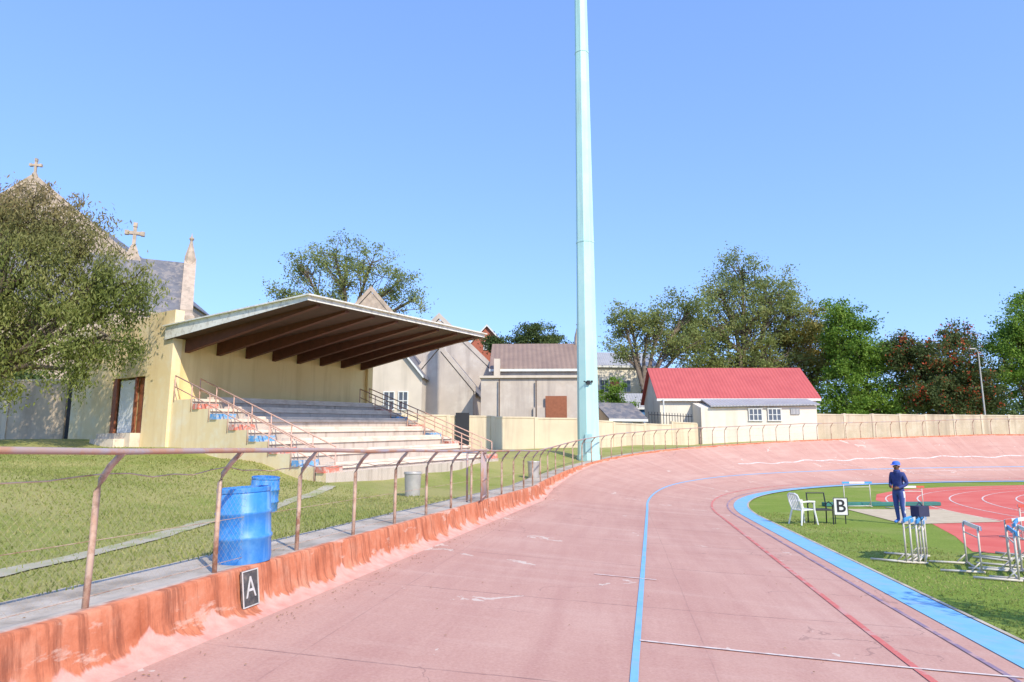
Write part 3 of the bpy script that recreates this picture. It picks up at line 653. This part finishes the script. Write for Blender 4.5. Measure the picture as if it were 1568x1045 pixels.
# floodlight mast
MINT=M('mast_mint_paint',(.50,.76,.72),(.45,.71,.67),.8,.5,stain=((.56,.78,.73),1,.3),streak=((.38,.54,.50),3,.3))
g=group('floodlight_mast'); mx,my=3.90,35.2; mz=H(mx,my)-.1
b=B(); prof=[(.60,0),(.60,.35),(.565,.36),(.29,33)]
b.lathe((mx,my,mz),prof,8)
b.v=[tuple(Matrix.Rotation(rad(22.5+8),3,'Z')@(Vector(v)-Vector((mx,my,0)))+Vector((mx,my,0))) for v in b.v]
b.obj('shaft',MINT,g)
b=B()
for zz in (11.5,22.5): b.lathe((mx,my,mz+zz),[(.567-.00833*zz+.004,0),(.567-.00833*zz+.02,.01),(.567-.00833*zz+.02,.10),(.567-.00833*zz+.004,.11)],8)
b.v=[tuple(Matrix.Rotation(rad(22.5+8),3,'Z')@(Vector(v)-Vector((mx,my,0)))+Vector((mx,my,0))) for v in b.v]
b.obj('joint_collars',MINT,g)
b=B(); b.box((mx-.05,my-.5,mz+.95),(.34,.12,.9)); b.obj('service_door',M('mast_door',(.35,.55,.55),None,4,.5),g)
b=B(); b.box((mx-.02,my-.58,mz+4.0),(.16,.14,.2)); b.box((mx+.16,my-.56,mz+4.05),(.1,.1,.1)); b.tube([(mx-.1,my-.55,mz+4),(mx-.25,my-.7,mz+4.05)],.03); b.obj('cable_box',DARK,g)
b=B(); b.box((mx,my,mz+33.3),(5,.3,.3)); b.box((mx,my,mz+34.4),(5,.3,.3))
for k in range(6):
    for j in (33.3,34.4): b.box((mx-2.2+k*.88,my-.35,mz+j),(.6,.3,.6))
b.obj('lamp_bank',GALV,g)
b=B(); b.tube([(43.8,63.5,3),(43.8,63.5,11.2)],[.09,.05]); b.tube([(43.8,63.5,11.2),(43.6,63.4,11.5),(43.3,63.3,11.55)],.04); b.box((43.1,63.3,11.54),(.5,.2,.1)); b.obj('street_lamp',M('lamp_grey',(.5,.48,.44),None,4,.5))
# ---------------------------------------------------------------- street furniture
BP=M('blue_plastic',(.04,.25,.66),(.03,.19,.55),3,.45,.4,stain=((.12,.36,.70),4,.3),streak=((.25,.44,.66),7,.3))
def barrel(name,x,y,z,r,h,mat,tx=0,ty=0,ribs=True):
    T_=Matrix.Rotation(tx,3,'X')@Matrix.Rotation(ty,3,'Y')
    if ribs:
        pr=[(.001,.02),(r*.92,.02),(r*.97,0),(r,.05),(r,h*.30),(r*1.05,h*.32),(r*1.05,h*.35),(r,h*.37),(r,h*.63),(r*1.05,h*.65),(r*1.05,h*.68),(r,h*.70),(r*.99,h*.9),(r*.95,h*.93),(r*.99,h*.94),(r,h*.99),(r*.97,h),(r*.90,h),(r*.90,h*.5),(.001,h*.5)]
    else: pr=[(.001,.0),(r*.85,0),(r*.97,h*.9),(r*1.04,h*.91),(r*1.04,h*.95),(r,h),(r*.93,h),(r*.8,.1),(.001,.1)]
    b=B(); b.lathe((x,y,z),pr,32,0,T_); o=b.obj(name,mat,smooth=True); 
    m=o.modifiers.new('e','EDGE_SPLIT'); m.split_angle=rad(50); return o
o=barrel('blue_barrel',-2.95,7.80,.9,.285,.80,BP,.02,-.05)
o=barrel('blue_barrel',-5.3,14.9,H(-5.3,14.9),.29,.76,BP,.05,.06)
ZN=M('zinc',(.52,.48,.44),(.42,.39,.36),5,.45,metal=.3)
o=barrel('dustbin',-2.75,19.3,H(-2.75,19.3),.24,.66,ZN,ribs=False)
o=barrel('dustbin',.85,27.3,H(.85,27.3)+.02,.24,.68,ZN,ribs=False)
b=B(); gxx,gy=-.72,16.4; gz=.9
for zz in (.1,.5,1.15): b.tube([(gxx,gy,gz+zz),(gxx+.05,gy+1.3,gz+zz)],.025)
for k in range(8): b.tube([(gxx+.05*k/7,gy+1.3*k/7,gz+.02),(gxx+.05*k/7,gy+1.3*k/7,gz+1.18)],.022 if k in(0,7) else .012)
b.tube([(gxx-.35,gy+.2,gz),(gxx-.35,gy+.2,gz+1.15)],.025); b.tube([(gxx-.35,gy+.2,gz+1.15),(gxx,gy,gz+1.15)],.02)
b.obj('steel_turn_gate',GALV,smooth=True)
BLK=M('sign_black',(.05,.05,.055),(.12,.11,.10),8,.6,stain=((.25,.2,.17),7,.2)); SW=M('sign_white',(.72,.69,.65),(.5,.47,.43),12,.6)
def sign(name,loc,w,h,rz,tilt,letter,bmat,tmat,border=None,size=.2,off=.006,bw=.016,sx_=1):
    g=group(name); Rm=Matrix.Rotation(rz,3,'Z')@Matrix.Rotation(tilt,3,'X')
    b=B(); b.box(loc,(w,.02,h),0,0,Rm); b.obj('board',bmat,g)
    if border:
        b=B(); q=bw/2
        for a,c,sx,sz in ((0,h/2-q,w,bw),(0,-h/2+q,w,bw),(-w/2+q,0,bw,h-2*bw-.002),(w/2-q,0,bw,h-2*bw-.002)):
            b.box(tuple(Vector(loc)+Rm@Vector((a,-.012,c))),(sx,.012,sz),0,0,Rm)
        b.obj('border',border,g)
    cu=bpy.data.curves.new(letter,'FONT'); cu.body=letter; cu.size=size; cu.align_x='CENTER'; cu.align_y='CENTER'; cu.extrude=.002; cu.offset=off
    o=bpy.data.objects.new('letter',cu); cu.materials.append(tmat); sc.collection.objects.link(o); o.parent=g
    o.matrix_world=Matrix.Translation(Vector(loc)+Rm@Vector((0,-.015,0)))@(Rm@Matrix.Rotation(math.pi/2,3,'X')).to_4x4()@Matrix.Diagonal((sx_,1,1,1))
sign('letter_sign',(-2.70,7.34,.705),.28,.36,1.358,-.12,'A',BLK,SW,SW,.30,.0,.011,.9)
SWB=M('board_white',(.8,.78,.75),None,5,.6); BLK2=M('letter_black',(.03,.03,.035),None,5,.6)
sign('distance_board',(9.55,20.35,.50),.40,.50,-.1,0,'B',SWB,BLK2,BLK2,.5)
b=B()
for sx in (-.15,.15): b.tube([(9.55+sx,20.42,0),(9.55+sx,20.39,.75)],.015)
b.obj('distance_board_stand',DARK)
PLW=M('white_plastic',(.80,.79,.75),None,5,.4,.5)
def chair(name,x,y,rz):
    b=B(); Rm=Matrix.Rotation(rz,3,'Z'); T=lambda a,c,d: Vector((x,y,0))+Rm@Vector((a,c,d))
    q=[T(-.23,-.22,.42),T(.23,-.22,.42),T(.20,.2,.40),T(-.20,.2,.40)]; b.hexa(q+[p+Vector((0,0,.025)) for p in q])
    for sx in (-1,1):
        b.tube([T(sx*.27,-.27,0),T(sx*.23,-.21,.42),T(sx*.25,-.2,.64)],[.022,.028,.022],0,6)
        b.tube([T(sx*.26,.30,0),T(sx*.20,.2,.42)],[.022,.028],0,6)
        b.tube([T(sx*.25,-.22,.65),T(sx*.27,0,.66),T(sx*.22,.24,.64)],.028,0,6)
        b.tube([T(sx*.20,.2,.42),T(sx*.22,.27,.66),T(sx*.19,.33,.84)],.022,0,6)
    b.tube([T(-.19,.33,.84),T(-.1,.35,.88),T(.1,.35,.88),T(.19,.33,.84)],.024,0,6)
    for k in range(5):
        a=-.14+k*.07; b.hexa([T(a-.022,.2,.44),T(a+.022,.2,.44),T(a+.022,.215,.44),T(a-.022,.215,.44),T(a-.022,.335,.86),T(a+.022,.335,.86),T(a+.022,.35,.86),T(a-.022,.35,.86)])
    return b.obj(name,PLW)
chair('plastic_chair',8.42,20.3,1.9)
b=B(); x,y=9.02,20.5
for sx in (-.27,.27):
    b.tube([(x+sx,y-.2,0),(x+sx,y-.2,.55),(x+sx*.95,y+.0,.62),(x+sx,y+.22,.55),(x+sx,y+.25,0)],.018,0,6); b.tube([(x+sx,y+.2,.4),(x+sx*.95,y+.3,.86)],.018,0,6)
b.tube([(x-.27,y+.3,.86),(x+.27,y+.3,.86)],.018); b.tube([(x-.27,y-.2,.4),(x+.27,y-.2,.4)],.018); b.tube([(x-.27,y+.2,.4),(x+.27,y+.2,.4)],.018); b.box((x,y,.415),(.5,.36,.02))
b.obj('metal_chair',DARK)
STEEL=M('painted_steel_white',(.66,.62,.55),(.54,.46,.38),6,.5)
BRD_B=M('board_blue',(.08,.36,.72),None,4,.5); BRD_R=M('board_red',(.62,.12,.08),None,4,.5)
def hurdle(x,y,rz,h=.84,cols=(0,1)):
    g=group('athletics_hurdle'); Rm=Matrix.Rotation(rz,3,'Z'); T=lambda a,c,d: Vector((x,y,0))+Rm@Vector((a,c,d))
    b=B()
    for sx in (-.52,.52):
        b.tube([T(sx,0,.03),T(sx,0,h-.02)],.017,0,8); b.tube([T(sx,-.05,.03),T(sx,.62,.03)],.02,0,8); b.tube([T(sx,0,.2),T(sx,.16,.04)],.012,0,6)
    b.tube([T(-.52,0,.05),T(.52,0,.05)],.016); b.tube([T(-.52,0,h-.2),T(.52,0,h-.2)],.012); b.obj('frame',STEEL,g,smooth=True)
    b=B(); b.box(tuple(T(0,-.025,h-.035)),(1.18,.02,.07),0,rz); b.obj('top_board',PLW if cols[1] else BRD_B,g)
    b=B()
    for sx,w in ((-.45,.29),(.45,.29)): b.box(tuple(T(sx,-.038,h-.035)),(w,.008,.072),0,rz)
    b.obj('end_panel',BRD_B if cols[0]==0 else BRD_R,g)
for k in range(4): hurdle(7.78+k*.075,13.75-k*.02,.85+.05*k,.84-.012*k,(0,1 if k%2 else 0))
for x,y,rz,c in ((8.3,12.75,1.2,(0,1)),(8.45,11.95,1.05,(0,0)),(8.75,12.05,1.1,(0,1)),(9.0,11.7,1.0,(0,0)),(9.5,13.3,.9,(0,0)),(9.9,13.8,.6,(1,1))): hurdle(x,y,rz,.8,c)
hurdle(13.0,26.3,.1,.95); hurdle(14.4,25.4,.0,.84,(1,1)); hurdle(13.9,17.6,.3,.84); hurdle(12.6,16.8,.2,.84,(1,1))
b=B(); b.box((8.0,13.75,.93),(.26,.2,.2),0,.3); b.tube([(7.92,13.72,1.02),(8.0,13.75,1.1),(8.08,13.77,1.02)],.012); b.obj('kit_bag',M('bag_navy',(.05,.05,.10),None,8,.8),bevel=.05)
# ---------------------------------------------------------------- person
def person():
    g=group('man_in_tracksuit')
    J={'pel':(0,0,.96,.135),'sp':(0,.0,1.12,.13),'ch':(0,.01,1.32,.15),'nb':(0,.015,1.46,.085),'nk':(0,.0,1.52,.056),'h1':(0,-.01,1.595,.075),'h2':(0,0,1.675,.092),
    'hl':(.10,0,.88,.105),'kl':(.105,-.03,.5,.07),'al':(.10,.02,.10,.048),'tl':(.12,-.15,.04,.04),
    'hr':(-.10,0,.88,.105),'kr':(-.10,.0,.5,.07),'ar':(-.10,.05,.10,.048),'tr':(-.12,-.12,.04,.04),
    'sl':(.175,.01,1.41,.075),'el':(.25,.05,1.13,.056),'wl':(.13,-.17,1.02,.04),
    'sr':(-.175,.01,1.41,.075),'er':(-.25,.05,1.13,.056),'wr':(-.12,-.19,1.06,.04)}
    E=[('pel','sp'),('sp','ch'),('ch','nb'),('nb','nk'),('nk','h1'),('h1','h2'),('pel','hl'),('hl','kl'),('kl','al'),('al','tl'),('pel','hr'),('hr','kr'),('kr','ar'),('ar','tr'),('ch','sl'),('sl','el'),('el','wl'),('ch','sr'),('sr','er'),('er','wr')]
    for sd,w in (('l',(.13,-.17,1.02)),('r',(-.12,-.19,1.06))):
        sg=1 if sd=='l' else -1
        J['p'+sd]=(w[0]-sg*.035,w[1]-.055,w[2]-.01,.032); E.append(('w'+sd,'p'+sd))
        for i in range(4):
            a=(w[0]-sg*(.055+.0),w[1]-.085,w[2]+.025-i*.02); b_=(a[0]-sg*.035,a[1]-.01-.004*(i in(1,2)),a[2]-.006); c_=(b_[0]-sg*.02,b_[1]+.02,b_[2]-.006)
            for nme,pp in (('a',a),('b',b_),('c',c_)): J[f'{sd}{i}{nme}']=(*pp,.009)
            E+= [('p'+sd,f'{sd}{i}a'),(f'{sd}{i}a',f'{sd}{i}b'),(f'{sd}{i}b',f'{sd}{i}c')]
        J[sd+'th']=(w[0]-sg*.03,w[1]-.05,w[2]+.045,.010); J[sd+'ti']=(w[0]-sg*.06,w[1]-.07,w[2]+.05,.009); E+=[('p'+sd,sd+'th'),(sd+'th',sd+'ti')]
    ks=list(J); me=bpy.data.meshes.new('b'); me.from_pydata([J[k][:3] for k in ks],[(ks.index(a),ks.index(b_)) for a,b_ in E],[])
    o=bpy.data.objects.new('body',me); sc.collection.objects.link(o); o.modifiers.new('s','SKIN')
    lay=me.skin_vertices[0].data
    for i,k in enumerate(ks):
        r=J[k][3]; lay[i].radius=(r,r*(.72 if k in('pel','sp','ch') else 1)); lay[i].use_root=(k=='pel')
    sb=o.modifiers.new('u','SUBSURF'); sb.levels=2; sb.render_levels=2
    dg=bpy.context.evaluated_depsgraph_get(); m2=bpy.data.meshes.new_from_object(o.evaluated_get(dg)); bpy.data.objects.remove(o)
    NAVY=M('tracksuit_navy',(.05,.075,.24),(.03,.045,.16),12,.8); NAVB=M('trouser_blue',(.07,.11,.32),(.05,.08,.27),12,.8); SK=M('skin',(.18,.09,.055),(.15,.075,.045),8,.55); SH=M('shoes_blue',(.06,.22,.65),None,9,.5); WH=M('stripe_white',(.7,.7,.72),None,5,.7)
    for q in (NAVY,NAVB,SK,SH,WH): m2.materials.append(q)
    for p in m2.polygons:
        c=p.center; p.use_smooth=True
        if c.z<.1: k=3
        elif c.z<.93 and not (abs(c.x)<.2 and c.y<-.17 and c.z>.9): k=4 if (abs(c.x)>.155 and abs(c.y)<.03) else 1
        elif c.z>1.51: k=2
        elif c.y<-.19 and c.z>.93: k=2
        else: k=0
        p.material_index=k
    o=bpy.data.objects.new('body',m2); sc.collection.objects.link(o); o.parent=g
    b=B(); b.lathe((0,0,1.69),[(.108,-.02),(.11,.02),(.098,.065),(.06,.095),(.001,.102)],20); b.hexa([(-.075,-.08,1.69),(-.055,-.19,1.675),(.055,-.19,1.675),(.075,-.08,1.69),(-.075,-.08,1.705),(-.055,-.19,1.685),(.055,-.19,1.685),(.075,-.08,1.705)]); b.obj('cap',M('cap_blue',(.08,.2,.75),None,8,.7),g,smooth=False)
    b=B(); b.lathe((0,-.0,1.50),[(.085,-.06),(.095,-.01),(.085,.03),(.07,.035)],16); b.obj('hood_collar',NAVY,g,smooth=True)
    b=B(); b.tube([(0,-.085,1.64),(0,-.105,1.605),(0,-.09,1.6)],[.01,.016,.01],0,6); b.box((.09,.0,1.63),(.02,.035,.05)); b.box((-.09,.0,1.63),(.02,.035,.05)); b.obj('nose_and_ears',SK,g,smooth=True)
    b=B(); b.box((.033,-.086,1.645),(.024,.01,.01)); b.box((-.033,-.086,1.645),(.024,.01,.01)); b.obj('eyes',PLW,g)
    b=B(); b.box((0,-.084,1.568),(.045,.012,.012)); b.obj('mouth',M('lips',(.12,.04,.03),None,8,.6),g)
    g.location=(11.27,20.35,.015); g.rotation_euler=(0,0,rad(-62))
person()
# ---------------------------------------------------------------- grass blades
def blades(name,mat,N,xr,yr,hf,ok,hmin,hmax,seed):
    rg=np.random.default_rng(seed); V=[];F=[]
    for _ in range(N):
        x=rg.uniform(*xr); y=yr[0]+(yr[1]-yr[0])*rg.random()**1.5
        if not ok(x,y): continue
        z=hf(x,y)-.005; h=rg.uniform(hmin,hmax); a=rg.uniform(0,6.28); w=.006+.0006*y; lx,ly=rg.normal(0,h*.5,2); i=len(V)
        V+= [(x-w*math.cos(a),y-w*math.sin(a),z),(x+w*math.cos(a),y+w*math.sin(a),z),(x+lx,y+ly,z+h)]; F.append((i,i+1,i+2))
    me=bpy.data.meshes.new(name); me.from_pydata(V,[],F); me.materials.append(mat); me.update()
    o=bpy.data.objects.new(name,me); sc.collection.objects.link(o)
LG=leafmat('grass_blades',(.19,.23,.045),(.32,.34,.09),(.54,.46,.20),.4)
def okl(x,y):
    d=(x-P0[0])*NR[0]+(y-P0[1])*NR[1]
    if d<.78+.1*math.sin(y*5.3)*math.sin(y*1.7): return False
    if abs(x-(-5.15-.015*(y-6)-.12*math.sin(y*.5)))<.17 and random.random()<.8: return False
    w=(x-A_[0])*.839-(y-A_[1])*.545; l=(x-A_[0])*.545+(y-A_[1])*.839
    return not (l>-.1 and w>-8)
def HL(x,y):
    d=(x-P0[0])*NR[0]+(y-P0[1])*NR[1]
    return max(H(x,y),.895) if d<.86 else H(x,y)
blades('grass_tufts',LG,80000,(-17,-.5),(4,24),HL,okl,.025,.07,1)
def okr(x,y): return x>4.42+.16*y and not(x>9.2 and y>14) 
blades('infield_grass_tufts',LG,40000,(5,16),(6,24),lambda x,y:0,okr,.02,.05,2)
# dry leaf litter blown against the wall foot and over the path
rg=np.random.default_rng(9); V=[];F=[]
for _ in range(900):
    Lq=Lcam+rg.uniform(2,32); s=SA(Lq); 
    if rg.random()<.55: u=1-abs(rg.normal(0,.035)); p=Vector(TP(s,min(u,.985),.012))
    elif rg.random()<.5: q=rg.uniform(.1,.8); p=Vector((s['o'][0]+s['n'][0]*q,s['o'][1]+s['n'][1]*q,s['ze']+.008))
    else: p=Vector(TP(s,rg.uniform(.1,.95),.014))
    a=rg.uniform(0,6.28); r=rg.uniform(.006,.02); i=len(V); cs,sn=math.cos(a)*r,math.sin(a)*r
    V+=[p+Vector((cs,sn,0)),p+Vector((-sn*.5,cs*.5,.006)),p+Vector((-cs,-sn,0)),p+Vector((sn*.5,-cs*.5,.005))]; F.append((i,i+1,i+2,i+3))
me=bpy.data.meshes.new('leaf_litter'); me.from_pydata([tuple(v) for v in V],[],F); me.materials.append(M('dry_leaves',(.40,.25,.12),(.20,.11,.05),8,.9)); me.update()
sc.collection.objects.link(bpy.data.objects.new('leaf_litter',me))
# ---------------------------------------------------------------- light, sky, camera
el=rad(40); az=(.52,-.854)
S=Vector((az[0]*math.cos(el),az[1]*math.cos(el),math.sin(el)))
ld=bpy.data.lights.new('sun','SUN'); ld.energy=4.9; ld.angle=rad(.5); ld.color=(1,.93,.77)
lo=bpy.data.objects.new('sun',ld); sc.collection.objects.link(lo); lo.rotation_euler=S.to_track_quat('Z','Y').to_euler(); lo.location=(20,-20,30)
w=bpy.data.worlds.new('World'); sc.world=w; w.use_nodes=True; nt=w.node_tree
bg=nt.nodes['Background']; sk=nn(nt,'ShaderNodeTexSky',sky_type='NISHITA'); sk.sun_disc=False; sk.sun_elevation=el; sk.sun_rotation=math.atan2(az[0],az[1]); sk.air_density=1.0; sk.dust_density=.6; sk.ozone_density=1.5
gm=nn(nt,'ShaderNodeGamma'); gm.inputs[1].default_value=.55; nt.links.new(sk.outputs[0],gm.inputs[0])
sky=mix(nt,1.0,gm.outputs[0],(1.72,2.42,3.9),'MULTIPLY')
nt.links.new(sky,bg.inputs[0]); bg.inputs[1].default_value=.15
cd=bpy.data.cameras.new('camera'); co=bpy.data.objects.new('camera',cd); sc.collection.objects.link(co); sc.camera=co
cd.lens=24; cd.sensor_width=36; cd.clip_end=5000; cd.clip_start=.05
co.location=(0,0,2.1); co.rotation_euler=(rad(90+9.13),0,0)
sc.view_settings.view_transform='Standard'; sc.view_settings.look='None'; sc.view_settings.exposure=0
